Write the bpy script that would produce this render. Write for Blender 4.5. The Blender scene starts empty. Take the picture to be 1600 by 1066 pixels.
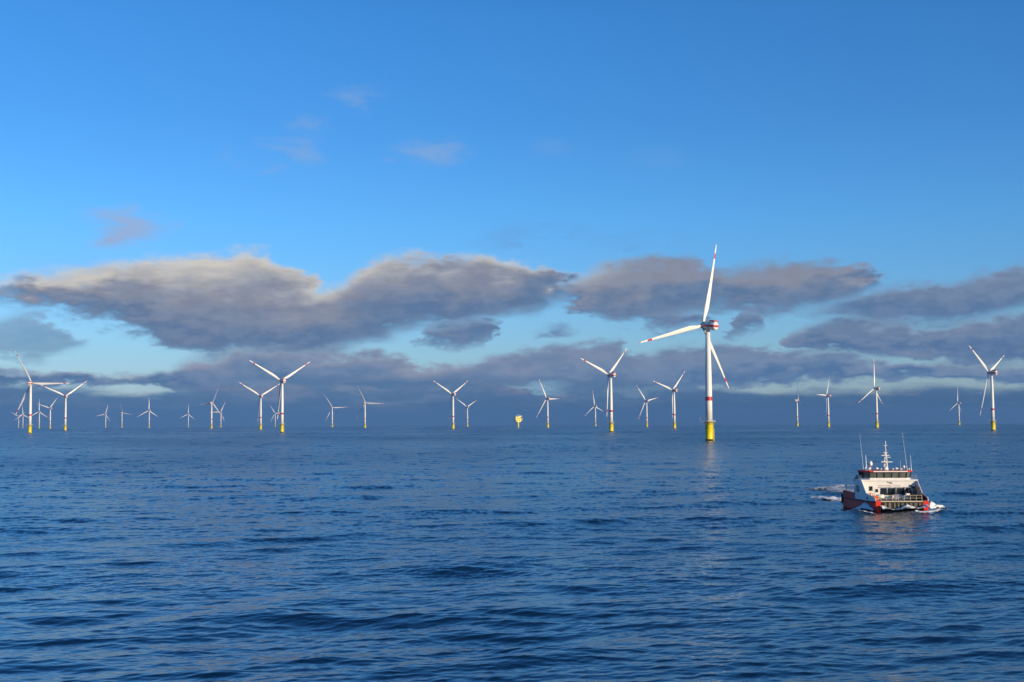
import bpy, bmesh, math, random
import numpy as np
from mathutils import Vector, Matrix
random.seed(7)
SC = bpy.context.scene
COL = SC.collection
R = math.radians

# ------------------------------------------------------------------ camera
CAM_H = 17.3
R2 = 2 * 7.4e6                      # twice the earth's radius (with refraction)
cam = bpy.data.cameras.new("camera")
camo = bpy.data.objects.new("camera", cam); COL.objects.link(camo)
cam.lens = 45.0; cam.sensor_width = 36.0
cam.clip_start = 0.5; cam.clip_end = 60000
PITCH = math.atan(128 / 2000.0); ROLL = 0.0042
camo.matrix_world = Matrix.Translation((0, 0, CAM_H)) @ Matrix.Rotation(math.pi / 2 + PITCH, 4, 'X') @ Matrix.Rotation(-ROLL, 4, 'Z')
SC.camera = camo

# ------------------------------------------------------------------ exposure
SC.view_settings.view_transform = 'Standard'
SC.view_settings.look = 'None'
SC.view_settings.exposure = 0.0
SC.view_settings.gamma = 1.0
SC.cycles.use_denoising = True
SC.cycles.max_bounces = 6
SC.cycles.volume_bounces = 0
SC.cycles.transparent_max_bounces = 12

# ------------------------------------------------------------------ sun
SUN_AZ = R(48)      # to the right of straight behind the camera
SUN_EL = R(11)
sun_dir = Vector((math.sin(SUN_AZ) * math.cos(SUN_EL), -math.cos(SUN_AZ) * math.cos(SUN_EL), math.sin(SUN_EL)))
sl = bpy.data.lights.new("sun", 'SUN'); sl.energy = 5.0; sl.angle = R(0.5); sl.color = (1.0, 0.81, 0.54)
so = bpy.data.objects.new("sun", sl); COL.objects.link(so)
so.rotation_euler = sun_dir.to_track_quat('Z', 'Y').to_euler()
so.location = (0, 0, 300)

# ------------------------------------------------------------------ world: sky and its clouds
world = bpy.data.worlds.new("World"); SC.world = world; world.use_nodes = True
NT = world.node_tree
for n in list(NT.nodes): NT.nodes.remove(n)
def N(t, **kw):
    n = NT.nodes.new(t)
    for k, v in kw.items(): setattr(n, k, v)
    return n
def LK(a, b): NT.links.new(a, b)
def put(sock, v):
    if isinstance(v, bpy.types.NodeSocket): LK(v, sock)
    else: sock.default_value = v
def M(op, a, b=0.0, c=0.0, clamp=False):
    n = N('ShaderNodeMath', operation=op, use_clamp=clamp)
    put(n.inputs[0], a); put(n.inputs[1], b)
    if op in ('MULTIPLY_ADD', 'SMOOTH_MIN', 'SMOOTH_MAX', 'WRAP', 'COMPARE'): put(n.inputs[2], c)
    return n.outputs[0]
def smooth(v, lo, hi, a=0.0, b=1.0):
    n = N('ShaderNodeMapRange', interpolation_type='SMOOTHSTEP')
    put(n.inputs['Value'], v); put(n.inputs['From Min'], lo); put(n.inputs['From Max'], hi)
    put(n.inputs['To Min'], a); put(n.inputs['To Max'], b)
    return n.outputs['Result']
def mixc(f, a, b):
    n = N('ShaderNodeMix', data_type='RGBA')
    put(n.inputs[0], f)
    for i, v in ((6, a), (7, b)):
        if isinstance(v, tuple): v = (*v, 1.0)
        put(n.inputs[i], v)
    return n.outputs[2]
def lin(r, g, b):
    f = lambda c: c / 12.92 if c <= 0.04045 else ((c + 0.055) / 1.055) ** 2.4
    return (f(r / 255), f(g / 255), f(b / 255))

tc = N('ShaderNodeTexCoord')
sep = N('ShaderNodeSeparateXYZ'); LK(tc.outputs['Generated'], sep.inputs[0])
az = M('ARCTAN2', sep.outputs[0], sep.outputs[1])          # 0 = north, + = east
el = M('ARCSINE', sep.outputs[2])
U = M('MULTIPLY', az, 1000.0 / 0.5)                         # 2000 units per radian
V = M('MULTIPLY', el, 2000.0)
cu = N('ShaderNodeCombineXYZ'); LK(U, cu.inputs[0]); LK(V, cu.inputs[1])
def fbm(scale, detail, rough, sx=1.0, sy=1.0, off=0.0, dist=0.0):
    mp = N('ShaderNodeMapping'); LK(cu.outputs[0], mp.inputs[0])
    mp.inputs['Scale'].default_value = (sx, sy, 1); mp.inputs['Location'].default_value = (off, off * .7, off)
    n = N('ShaderNodeTexNoise'); LK(mp.outputs[0], n.inputs['Vector'])
    n.inputs['Scale'].default_value = scale; n.inputs['Detail'].default_value = detail
    n.inputs['Roughness'].default_value = rough; n.inputs['Distortion'].default_value = dist
    return n.outputs['Fac']
n_big = fbm(0.0085, 3, .5, .6, 1.5, 13.0)
n_mid = fbm(0.021, 6, .50, .44, 1.3, 71.0, .3)
n_fin = fbm(0.055, 5, .55, .55, 1.2, 29.0)
n_str = fbm(0.018, 6, .58, .32, 1.5, 5.0)
sb = lambda n: M('SUBTRACT', n, 0.5)
# warped elevation
warp = M('ADD', M('MULTIPLY', sb(n_mid), 54.0), M('MULTIPLY', sb(n_fin), 34.0))
Vw = M('ADD', V, warp)
Uw = M('ADD', M('ADD', U, M('MULTIPLY', sb(n_big), 90.0)), M('ADD', M('MULTIPLY', sb(n_mid), 70.0), M('MULTIPLY', sb(n_fin), 70.0)))
EYE = 661.0
def curve(pts, u):
    """height (in units above eye level) as a function of azimuth; pts = (x, y) with y counted down like a survey sheet"""
    n = N('ShaderNodeFloatCurve'); c = n.mapping.curves[0]
    P = []
    for x, y in pts:
        t = (math.atan((x - 800) / 2000.0) * 2000 + 1100) / 2200
        d = 1.0 / math.sqrt(1 + ((x - 800) / 2000.0) ** 2)
        yy = EYE - .0042 * (x - 800) - y
        P.append((min(max(t, 0), 1), min(max((math.atan(yy / 2000.0 * d) * 2000 + 60) / 400, 0), 1)))
    P.sort()
    c.points[0].location = P[0]; c.points[1].location = P[-1]
    for p in P[1:-1]: c.points.new(*p)
    n.mapping.use_clip = False; n.mapping.extend = 'HORIZONTAL'; n.mapping.update()
    t = M('MULTIPLY_ADD', u, 1 / 2200.0, 0.5)
    LK(t, n.inputs['Value'])
    return M('MULTIPLY_ADD', n.outputs[0], 400.0, -60.0)

CL = [
 # (top curve, bottom curve, soft top, soft bottom, lit colour curve strength, lit tone, base tone)
 ([(-250,446),(0,442),(30,432),(60,430),(120,418),(200,410),(260,404),(330,396),(400,400),(440,410),(490,432),(520,452),(540,448),(570,424),(620,399),(660,402),(700,408),(740,398),(800,400),(840,408),(870,428),(885,440),(910,428),(950,414),(1000,408),(1050,406),(1100,412),(1140,422),(1180,412),(1250,404),(1310,406),(1345,424),(1372,448),(1400,500),(1900,520)],
  [(-250,490),(0,466),(30,470),(60,474),(120,488),(200,512),(260,534),(330,550),(400,556),(450,558),(490,556),(510,550),(540,540),(570,532),(620,520),(660,508),(700,506),(740,498),(800,492),(840,482),(870,464),(885,462),(910,492),(950,500),(1000,502),(1050,496),(1100,484),(1140,482),(1180,488),(1250,484),(1310,472),(1345,462),(1372,446),(1400,470),(1900,470)],
  22, 22, lin(212,206,196), lin(94,121,157)),
 ([(-250,488),(0,496),(40,486),(70,500),(105,520),(170,560),(200,590),(600,590),(640,545),(655,514),(690,506),(735,502),(765,512),(790,560),(980,560),(1005,496),(1060,488),(1105,494),(1128,540),(1150,488),(1195,486),(1212,520),(1240,500),(1300,480),(1350,464),(1400,450),(1450,444),(1500,438),(1540,420),(1580,414),(1600,414),(1900,400)],
  [(-250,560),(0,548),(60,556),(105,548),(170,530),(200,520),(600,520),(640,528),(655,532),(690,536),(735,538),(765,534),(790,520),(980,500),(1005,508),(1060,514),(1105,508),(1128,495),(1150,516),(1195,508),(1212,492),(1240,500),(1300,500),(1350,504),(1400,505),(1450,506),(1500,502),(1540,494),(1580,486),(1600,484),(1900,480)],
  18, 18, lin(122,138,166), lin(92,121,160)),
 ([(-250,620),(1150,600),(1225,560),(1245,522),(1300,506),(1350,503),(1400,506),(1440,514),(1480,511),(1540,501),(1600,496),(1900,480)],
  [(-250,560),(1150,520),(1225,520),(1245,540),(1300,552),(1350,552),(1400,549),(1440,546),(1480,556),(1540,562),(1600,562),(1900,560)],
  13, 12, lin(126,139,166), lin(84,115,156)),
 ([(-250,575),(0,574),(60,576),(120,582),(180,588),(240,584),(270,572),(300,562),(350,556),(420,552),(480,552),(540,553),(600,551),(650,558),(700,570),(760,562),(800,553),(860,546),(920,536),(960,535),(1000,546),(1060,540),(1100,539),(1160,534),(1200,539),(1240,550),(1300,556),(1350,560),(1400,563),(1450,568),(1500,562),(1560,566),(1600,572),(1900,575)],
  [(-250,604),(0,603),(60,604),(120,606),(180,604),(240,610),(270,626),(350,640),(1000,640),(1080,610),(1160,601),(1240,598),(1300,597),(1400,592),(1450,590),(1500,596),(1560,604),(1600,608),(1900,608)],
  14, 10, lin(150,155,174), lin(82,117,159)),
]
# clear sky
sky = N('ShaderNodeTexSky', sky_type='NISHITA'); sky.sun_disc = False
sky.sun_elevation = SUN_EL; sky.sun_rotation = math.pi - SUN_AZ
sky.air_density = 1.0; sky.dust_density = 0.3; sky.ozone_density = 2.0; sky.altitude = 20
SKY_STR = 0.12
skyc = N('ShaderNodeMix', data_type='RGBA', blend_type='MULTIPLY'); skyc.inputs[0].default_value = 1.0
LK(sky.outputs[0], skyc.inputs[6])
tint = N('ShaderNodeValToRGB'); LK(M('MULTIPLY_ADD', el, 1 / 0.6, 0.0, clamp=True), tint.inputs[0])
cr = tint.color_ramp
TS = [(.05, (.644, .906, 1.60)), (.088, (.58, .90, 1.50)), (.257, (.416, .955, 1.63)), (.387, (.335, .869, 1.543)), (.523, (.297, .87, 1.54)), (.68, (.22, .70, 1.34)), (1.0, (.14, .48, 1.0))]
for i, (p, c) in enumerate(TS):
    e = cr.elements[i] if i < 2 else cr.elements.new(p)
    e.position = p; e.color = (*[x / 2 for x in c], 1)
t2 = N('ShaderNodeVectorMath', operation='SCALE'); LK(tint.outputs[0], t2.inputs[0]); t2.inputs['Scale'].default_value = 2.0
LK(t2.outputs[0], skyc.inputs[7])
color = skyc.outputs[2]
toW = lambda c: tuple(x / SKY_STR for x in c)
# thin high wisps
def wisp(cx, cy, rx, ry, a, c):
    global color
    x = math.atan((cx - 800) / 2000.0) * 2000; y = EYE - cy
    dx = M('MULTIPLY_ADD', Uw, 1.0 / rx, -x / rx); dy = M('MULTIPLY_ADD', Vw, 1.0 / ry, -y / ry)
    r = M('SQRT', M('ADD', M('MULTIPLY', dx, dx), M('MULTIPLY', dy, dy)))
    f = M('MULTIPLY', smooth(r, 0.1, 1.25, 1.0, 0.0), M('MULTIPLY', smooth(n_mid, .32, .62), a))
    color = mixc(f, color, toW(c))
WL = lin(140, 172, 215)
for w in [(190,364,85,34,1.1,lin(150,180,222)), (425,252,80,30,.85,WL), (472,210,45,26,.55,WL), (565,158,62,20,.62,WL), (672,240,66,24,.62,WL),
          (850,366,90,20,.38,lin(110,140,190)), (1010,377,90,16,.35,lin(105,140,190)), (1035,255,50,26,.12,WL), (870,228,55,14,.14,WL),
          (866,518,34,12,.9,lin(100,120,160)), (300,572,40,12,.3,lin(110,130,165)), (130,440,120,40,.2,WL)]:
    wisp(*w)
for i in (0, 1, 2, 3):
    top, bot, st, sbm, lit, base = CL[i]
    T = curve(top, Uw); B = curve(bot, Uw)
    dt = M('SUBTRACT', T, Vw); db = M('SUBTRACT', Vw, B)
    ft = smooth(dt, -st, st); fb = smooth(db, -sbm, sbm)
    f = M('MULTIPLY', ft, fb)
    f = M('MULTIPLY', f, smooth(M('MULTIPLY_ADD', n_str, .6, M('MULTIPLY', n_fin, .4)), .22, .46, .5, 1.0))
    f = smooth(f, .03, .95)
    if i == 1: f = M('MULTIPLY', f, M('MULTIPLY', smooth(U, -700.0, -480.0, .62, 1.0), 1.0))
    th = M('MAXIMUM', M('SUBTRACT', T, B), 20.0)
    t = M('DIVIDE', M('ADD', dt, M('MULTIPLY', sb(n_mid), -60.0)), th)      # 0 at the crown of the cloud, 1 at its foot
    if i == 0: t = M('SUBTRACT', t, smooth(U, -430.0, -250.0, .16, 0.0))
    tt = M('ADD', t, M('MULTIPLY', sb(n_str), .9 if i == 3 else .55))
    if i == 0:   # its western end catches more sun
        w = smooth(U, 0.0, 250.0)
        litc = mixc(w, toW(lit), toW(lin(128, 142, 166)))
    elif i == 3:
        w = smooth(U, -250.0, 250.0)
        litc = mixc(w, toW(lit), toW(lin(120, 136, 166)))
    else: litc = toW(lit)
    mid = [lin(136, 141, 158), lin(106, 129, 162), lin(106, 129, 162), lin(112, 135, 168)][i]
    c = mixc(smooth(tt, -.12, .36), litc, toW(mid))
    c = mixc(smooth(tt, .28, .80), c, toW(base))
    c = mixc(M('MULTIPLY', smooth(n_fin, .38, .62), .22), c, toW(lin(142, 160, 186)))
    color = mixc(f, color, c)
# grey blue layer lying on the horizon
Th = curve([(-250,604),(0,606),(120,612),(230,616),(300,604),(1000,600),(1100,606),(1180,612),(1250,616),(1350,610),(1450,606),(1520,612),(1600,614),(1900,610)], U)
fh = smooth(M('SUBTRACT', M('MULTIPLY_ADD', sb(n_str), -46.0, Th), M('ADD', V, M('MULTIPLY', sb(n_mid), 14.0))), -9.0, 9.0)
hz = mixc(smooth(U, -700.0, 700.0), toW(lin(72, 113, 154)), toW(lin(44, 86, 126)))
hz = mixc(smooth(V, 14.0, 60.0, 0.0, .6), hz, toW(lin(98, 128, 164)))
hz2 = mixc(M('MULTIPLY', M('MULTIPLY', smooth(n_str, .50, .66), smooth(V, 10.0, 55.0)), .85), hz, toW(lin(132, 138, 160)))
color = mixc(fh, color, hz2)
for w in [(850,604,60,9,.8,lin(150,190,212)), (228,613,70,9,.7,lin(150,190,210)), (400,600,90,8,.35,lin(150,170,190)), (1000,607,110,8,.4,lin(140,168,190)), (620,622,120,9,.35,lin(128,148,178)), (90,625,110,9,.35,lin(125,150,182)), (420,618,150,10,.5,lin(134,146,172)), (560,606,80,8,.5,lin(150,160,180)), (740,606,110,9,.5,lin(140,152,176)), (330,632,120,8,.35,lin(116,142,176)), (950,622,120,8,.4,lin(122,142,172)), (30,585,70,7,.6,lin(165,195,215))]:
    wisp(*w)
bg = N('ShaderNodeBackground'); LK(color, bg.inputs[0]); bg.inputs[1].default_value = SKY_STR
wo = N('ShaderNodeOutputWorld'); LK(bg.outputs[0], wo.inputs[0])
world.cycles.sampling_method = 'MANUAL'; world.cycles.sample_map_resolution = 512

# ------------------------------------------------------------------ materials
MATS = {}
def mat(name, col, rough=.5, metal=0.0, spec=.5, vary=0.0, vscale=1.0, dirt=None, **kw):
    if name in MATS: return MATS[name]
    m = bpy.data.materials.new(name); m.use_nodes = True
    nt = m.node_tree; b = nt.nodes['Principled BSDF']
    b.inputs['Base Color'].default_value = (*col, 1); b.inputs['Roughness'].default_value = rough
    b.inputs['Metallic'].default_value = metal; b.inputs['Specular IOR Level'].default_value = spec
    if vary:
        t = nt.nodes.new('ShaderNodeTexCoord'); n = nt.nodes.new('ShaderNodeTexNoise')
        n.inputs['Scale'].default_value = vscale; n.inputs['Detail'].default_value = 6; n.inputs['Roughness'].default_value = .65
        mp = nt.nodes.new('ShaderNodeMapping'); mp.inputs['Scale'].default_value = (1, 1, .35)
        nt.links.new(t.outputs['Object'], mp.inputs[0]); nt.links.new(mp.outputs[0], n.inputs['Vector'])
        r = nt.nodes.new('ShaderNodeMapRange'); r.inputs['From Min'].default_value = .42; r.inputs['From Max'].default_value = .72
        nt.links.new(n.outputs['Fac'], r.inputs['Value'])
        x = nt.nodes.new('ShaderNodeMix'); x.data_type = 'RGBA'
        d = dirt or tuple(c * .6 for c in col)
        x.inputs[6].default_value = (*col, 1); x.inputs[7].default_value = (*[c + (e - c) * vary for c, e in zip(col, d)], 1)
        nt.links.new(r.outputs[0], x.inputs[0]); nt.links.new(x.outputs[2], b.inputs['Base Color'])
    MATS[name] = m
    return m
turb_white = mat('turbine_white', (.82, .81, .77), .4, vary=.2, vscale=.25, dirt=(.55, .53, .48))
turb_red = mat('turbine_red', (.55, .035, .03), .45)
tp_yellow = mat('foundation_yellow', (.94, .77, .008), .5, vary=.25, vscale=.5, dirt=(.45, .27, .02))
grey_steel = mat('galvanised_steel', (.42, .43, .44), .5, .3)
dark_steel = mat('dark_steel', (.05, .055, .06), .6)
growth = mat('waterline_growth', (.05, .06, .035), .8)

# ------------------------------------------------------------------ mesh helpers
def bm_box(bm, c, s, mi=0, rot=None):
    r = bmesh.ops.create_cube(bm, size=1.0)
    mt = Matrix.Translation(c) @ (rot.to_4x4() if rot else Matrix()) @ Matrix.Diagonal((*s, 1))
    bmesh.ops.transform(bm, matrix=mt, verts=r['verts'])
    fs = {f for v in r['verts'] for f in v.link_faces}
    for f in fs: f.material_index = mi
    return fs
def bm_bevel_box(bm, c, s, w=.05, mi=0, rot=None):
    b2 = bmesh.new(); bm_box(b2, (0, 0, 0), s, mi)
    bmesh.ops.bevel(b2, geom=b2.edges[:], offset=w, segments=2, affect='EDGES', profile=.6)
    bmesh.ops.transform(b2, matrix=Matrix.Translation(c) @ (rot.to_4x4() if rot else Matrix()), verts=b2.verts)
    for f in b2.faces: f.material_index = mi
    join(bm, b2)
def join(bm, b2):
    me = bpy.data.meshes.new('tmp'); b2.to_mesh(me); b2.free(); bm.from_mesh(me); bpy.data.meshes.remove(me)
def bm_tube(bm, a, b, r0, r1=None, seg=8, mi=0, cap=True):
    a = Vector(a); b = Vector(b); r1 = r0 if r1 is None else r1
    d = (b - a); q = d.to_track_quat('Z', 'Y').to_matrix()
    ra = [bm.verts.new(a + q @ Vector((math.cos(t) * r0, math.sin(t) * r0, 0))) for t in [2 * math.pi * i / seg for i in range(seg)]]
    rb = [bm.verts.new(b + q @ Vector((math.cos(t) * r1, math.sin(t) * r1, 0))) for t in [2 * math.pi * i / seg for i in range(seg)]]
    fs = []
    for i in range(seg):
        fs.append(bm.faces.new((ra[i], ra[(i + 1) % seg], rb[(i + 1) % seg], rb[i])))
    for f in fs: f.smooth = seg > 8
    if cap: fs += [bm.faces.new(ra[::-1]), bm.faces.new(rb)]
    for f in fs: f.material_index = mi
def bm_lathe(bm, prof, seg=32, mi=0, c=(0, 0, 0), mis=None):
    rings = []
    for r, z in prof:
        rings.append([bm.verts.new((c[0] + max(r, .001) * math.cos(2 * math.pi * i / seg), c[1] + max(r, .001) * math.sin(2 * math.pi * i / seg), c[2] + z)) for i in range(seg)])
    for k in range(len(rings) - 1):
        for i in range(seg):
            f = bm.faces.new((rings[k][i], rings[k][(i + 1) % seg], rings[k + 1][(i + 1) % seg], rings[k + 1][i]))
            f.smooth = True; f.material_index = mis[k] if mis else mi
    bm.faces.new(rings[0][::-1]).material_index = mis[0] if mis else mi
    bm.faces.new(rings[-1]).material_index = mis[-1] if mis else mi
def bm_prism(bm, poly, axis_vec, mi=0):
    """poly = list of 3d points; extruded along axis_vec"""
    a = [bm.verts.new(p) for p in poly]; b = [bm.verts.new(Vector(p) + Vector(axis_vec)) for p in poly]
    n = len(poly); fs = [bm.faces.new(a[::-1]), bm.faces.new(b)]
    for i in range(n): fs.append(bm.faces.new((a[i], a[(i + 1) % n], b[(i + 1) % n], b[i])))
    for f in fs: f.material_index = mi
def build(name, bm, mats, parent=None, loc=None):
    bmesh.ops.recalc_face_normals(bm, faces=bm.faces[:])
    me = bpy.data.meshes.new(name); bm.to_mesh(me); bm.free()
    for m in (mats if isinstance(mats, (list, tuple)) else [mats]): me.materials.append(m)
    o = bpy.data.objects.new(name, me); COL.objects.link(o)
    if parent: o.parent = parent
    if loc: o.location = loc
    return o
def empty(name, loc, label, cat, group=None, rz=0):
    o = bpy.data.objects.new(name, None); COL.objects.link(o); o.location = loc; o.rotation_euler = (0, 0, rz)
    o.empty_display_size = 2
    o['label'] = label; o['category'] = cat
    if group: o['group'] = group
    return o

# ------------------------------------------------------------------ the sea
class Tile:
    def __init__(s, L, lmax, lmin, slope, seed, rot, ang, spread, choppy=.8, n=512):
        rng = np.random.default_rng(seed)
        k1 = np.fft.fftfreq(n, L / n) * 2 * np.pi
        kx, ky = np.meshgrid(k1, k1, indexing='xy'); k = np.hypot(kx, ky); k[0, 0] = 1
        band = (k > 2 * np.pi / lmax) & (k < 2 * np.pi / lmin)
        a = ang - rot                                    # the wind's direction in the tile's own frame
        cs = (kx * math.cos(a) + ky * math.sin(a)) / k
        P = np.where(band, k ** -4.0, 0) * (np.clip(.5 + .5 * cs, 0, 1) ** spread + .004)
        A = np.sqrt(P) * (rng.normal(size=k.shape) + 1j * rng.normal(size=k.shape)); A[0, 0] = 0
        h = np.fft.ifft2(A).real
        gx = np.fft.ifft2(1j * kx * np.fft.fft2(h)).real; gy = np.fft.ifft2(1j * ky * np.fft.fft2(h)).real
        sc = slope / np.sqrt((gx ** 2 + gy ** 2).mean()); h *= sc
        H = np.fft.fft2(h)
        dx = np.fft.ifft2(1j * kx / k * H).real * choppy; dy = np.fft.ifft2(1j * ky / k * H).real * choppy
        s.f = np.stack([dx, dy, h, gx * sc, gy * sc], -1).astype(np.float32); s.L = L; s.n = n; s.rot = rot; s.slope = slope
        s.lmid = math.sqrt(lmax * lmin); s.lmin = lmin; s.lmax = lmax
    def at(s, x, y):
        c, si = math.cos(s.rot), math.sin(s.rot)
        u = (x * c + y * si) / s.L * s.n; v = (-x * si + y * c) / s.L * s.n
        i = np.floor(u).astype(np.int64); j = np.floor(v).astype(np.int64); fu = (u - i)[..., None].astype(np.float32); fv = (v - j)[..., None].astype(np.float32)
        i %= s.n; j %= s.n; i1 = (i + 1) % s.n; j1 = (j + 1) % s.n
        d = (s.f[j, i] * (1 - fu) + s.f[j, i1] * fu) * (1 - fv) + (s.f[j1, i] * (1 - fu) + s.f[j1, i1] * fu) * fv
        return np.stack([d[..., 0] * c - d[..., 1] * si, d[..., 0] * si + d[..., 1] * c, d[..., 2], d[..., 3] * c - d[..., 4] * si, d[..., 3] * si + d[..., 4] * c], -1)
WD = math.atan2(-math.cos(R(14)), math.sin(R(14)))       # the waves run towards the camera and to the right
TILES = [Tile(613, 90, 24, .028, 1, 0.3, WD, 14, 1.3), Tile(401, 24, 10, .048, 2, 1.1, WD + .15, 12, 1.4),
         Tile(151, 10, 4, .058, 3, 2.0, WD - .12, 12, 1.4), Tile(61, 4, 1.6, .064, 4, .7, WD, 11, 1.35),
         Tile(29, 1.6, .7, .072, 5, 1.6, WD + .1, 10, 1.3), Tile(13, .7, .3, .034, 6, 2.6, WD, 5, .8)]
MICRO = .015
ROW = 0.36
FINE = .92          # how much of the waves too short for the mesh is kept as facet slopes; the rest widens the gloss
def sea(x, y):
    """displacement, slopes of the waves too short for the mesh, and what slope variance is left, at x, y (arrays)"""
    r = np.hypot(x, y)
    dr = np.maximum(r * r / (CAM_H * 1280.0) * ROW, .02)
    D = np.zeros(x.shape + (3,), np.float32); G = np.zeros(x.shape + (2,), np.float32); lost = np.full(x.shape, MICRO ** 2)
    patch = .78 + .22 * np.sin(x * .011 + 1.3 * np.sin(y * .0043)) * np.sin(y * .006 + 1.7 * np.sin(x * .0051 + 2))
    for t in TILES:
        w = np.clip((t.lmid / dr - 1.2) / 2.4, 0, 1); w = w * w * (3 - 2 * w)
        p2 = patch if t.lmax < 11 else np.ones_like(patch)
        m = r < 16500
        d = t.at(x[m], y[m])
        D[m] += d[:, :3] * (w * p2)[m][:, None]
        rest = np.sqrt(np.clip(1 - w * w, 0, 1))
        # facets too fine even across the line of sight are not kept one by one
        fine = np.clip(t.lmid / (r * .0006 + .02) / 3 - .3, 0, 1) * FINE
        G[m] += d[:, 3:] * (rest * p2 * fine)[m][:, None]
        lost += (rest * t.slope * p2) ** 2 * (1 - fine ** 2)
    D[..., 2] -= (r * r / R2).astype(np.float32)
    return D, G, lost
def build_sea():
    px = np.arange(CAM_H * 1280 / 62.0, 1.3, -ROW)
    rr = CAM_H * 1280 / px
    rr = np.concatenate([[1, 12, 25, 38, 48, 55, 59], rr, [17800, 18600, 19400]])
    fine = np.arange(-26.5, 26.5, .028)
    coarse = np.arange(26.5, 333.5, 1.5)
    aa = np.radians(np.concatenate([fine, coarse]))
    A, RRm = np.meshgrid(aa, rr)
    x = RRm * np.sin(A); y = RRm * np.cos(A)
    D, G, lost = sea(x, y)
    G[:, len(fine):] = 0
    # the coarse part of the ring carries no small waves
    nf = len(fine)
    D[:, nf:, :2] = 0; D[:, nf:, 2] = -(RRm[:, nf:] ** 2) / R2
    for k in (0, nf - 1): D[:, k] = np.stack([0 * rr, 0 * rr, -(rr ** 2) / R2], -1)
    lost[:, nf:] = .02
    co = np.stack([x, y, 0 * x], -1) + D
    nr, na = co.shape[:2]
    idx = np.arange(nr * na).reshape(nr, na); nx = np.roll(idx, -1, 1)
    q = np.stack([idx[:-1], idx[1:], nx[1:], nx[:-1]], -1).reshape(-1, 4)
    tri = np.stack([np.full(na, nr * na), idx[0], nx[0]], -1)
    co = np.concatenate([co.reshape(-1, 3), [[0, 0, 0]]]).astype(np.float32)
    me = bpy.data.meshes.new('sea_water')
    me.vertices.add(len(co)); me.vertices.foreach_set('co', co.ravel())
    nl = q.size + tri.size
    me.loops.add(nl); me.loops.foreach_set('vertex_index', np.concatenate([q.ravel(), tri.ravel()]).astype(np.int32))
    npoly = len(q) + len(tri); me.polygons.add(npoly)
    ls = np.concatenate([np.arange(len(q)) * 4, q.size + np.arange(len(tri)) * 3]).astype(np.int32)
    me.polygons.foreach_set('loop_start', ls)
    me.polygons.foreach_set('use_smooth', np.ones(npoly, bool))
    me.update(calc_edges=True)
    at = me.attributes.new('ripple', 'FLOAT', 'POINT')
    alpha = np.sqrt(1.0 * np.concatenate([lost.ravel(), [.01]]))
    at.data.foreach_set('value', np.sqrt(alpha).astype(np.float32))
    ag = me.attributes.new('facet', 'FLOAT_VECTOR', 'POINT')
    gg = np.zeros((len(co), 3), np.float32); gg[:-1, :2] = -G.reshape(-1, 2); ag.data.foreach_set('vector', gg.ravel())
    o = bpy.data.objects.new('sea_water', me); COL.objects.link(o); o['kind'] = 'structure'
    return o
m = bpy.data.materials.new('sea'); m.use_nodes = True; nt = m.node_tree; b = nt.nodes['Principled BSDF']
b.inputs['Base Color'].default_value = (.001, .015, .040, 1); b.inputs['IOR'].default_value = 1.70
b.inputs['Specular IOR Level'].default_value = .5
a_ = nt.nodes.new('ShaderNodeAttribute'); a_.attribute_name = 'ripple'; nt.links.new(a_.outputs['Fac'], b.inputs['Roughness'])
a2 = nt.nodes.new('ShaderNodeAttribute'); a2.attribute_name = 'facet'
ge = nt.nodes.new('ShaderNodeNewGeometry'); va = nt.nodes.new('ShaderNodeVectorMath'); va.operation = 'ADD'
vn = nt.nodes.new('ShaderNodeVectorMath'); vn.operation = 'NORMALIZE'
nt.links.new(ge.outputs['Normal'], va.inputs[0]); nt.links.new(a2.outputs['Vector'], va.inputs[1])
nt.links.new(va.outputs[0], vn.inputs[0]); nt.links.new(vn.outputs[0], b.inputs['Normal'])
sea_mat = m
sea_o = build_sea(); sea_o.data.materials.append(sea_mat)
def surf(x, y):
    D, _, _ = sea(np.array([float(x)]), np.array([float(y)])); return float(D[0, 2])

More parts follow.
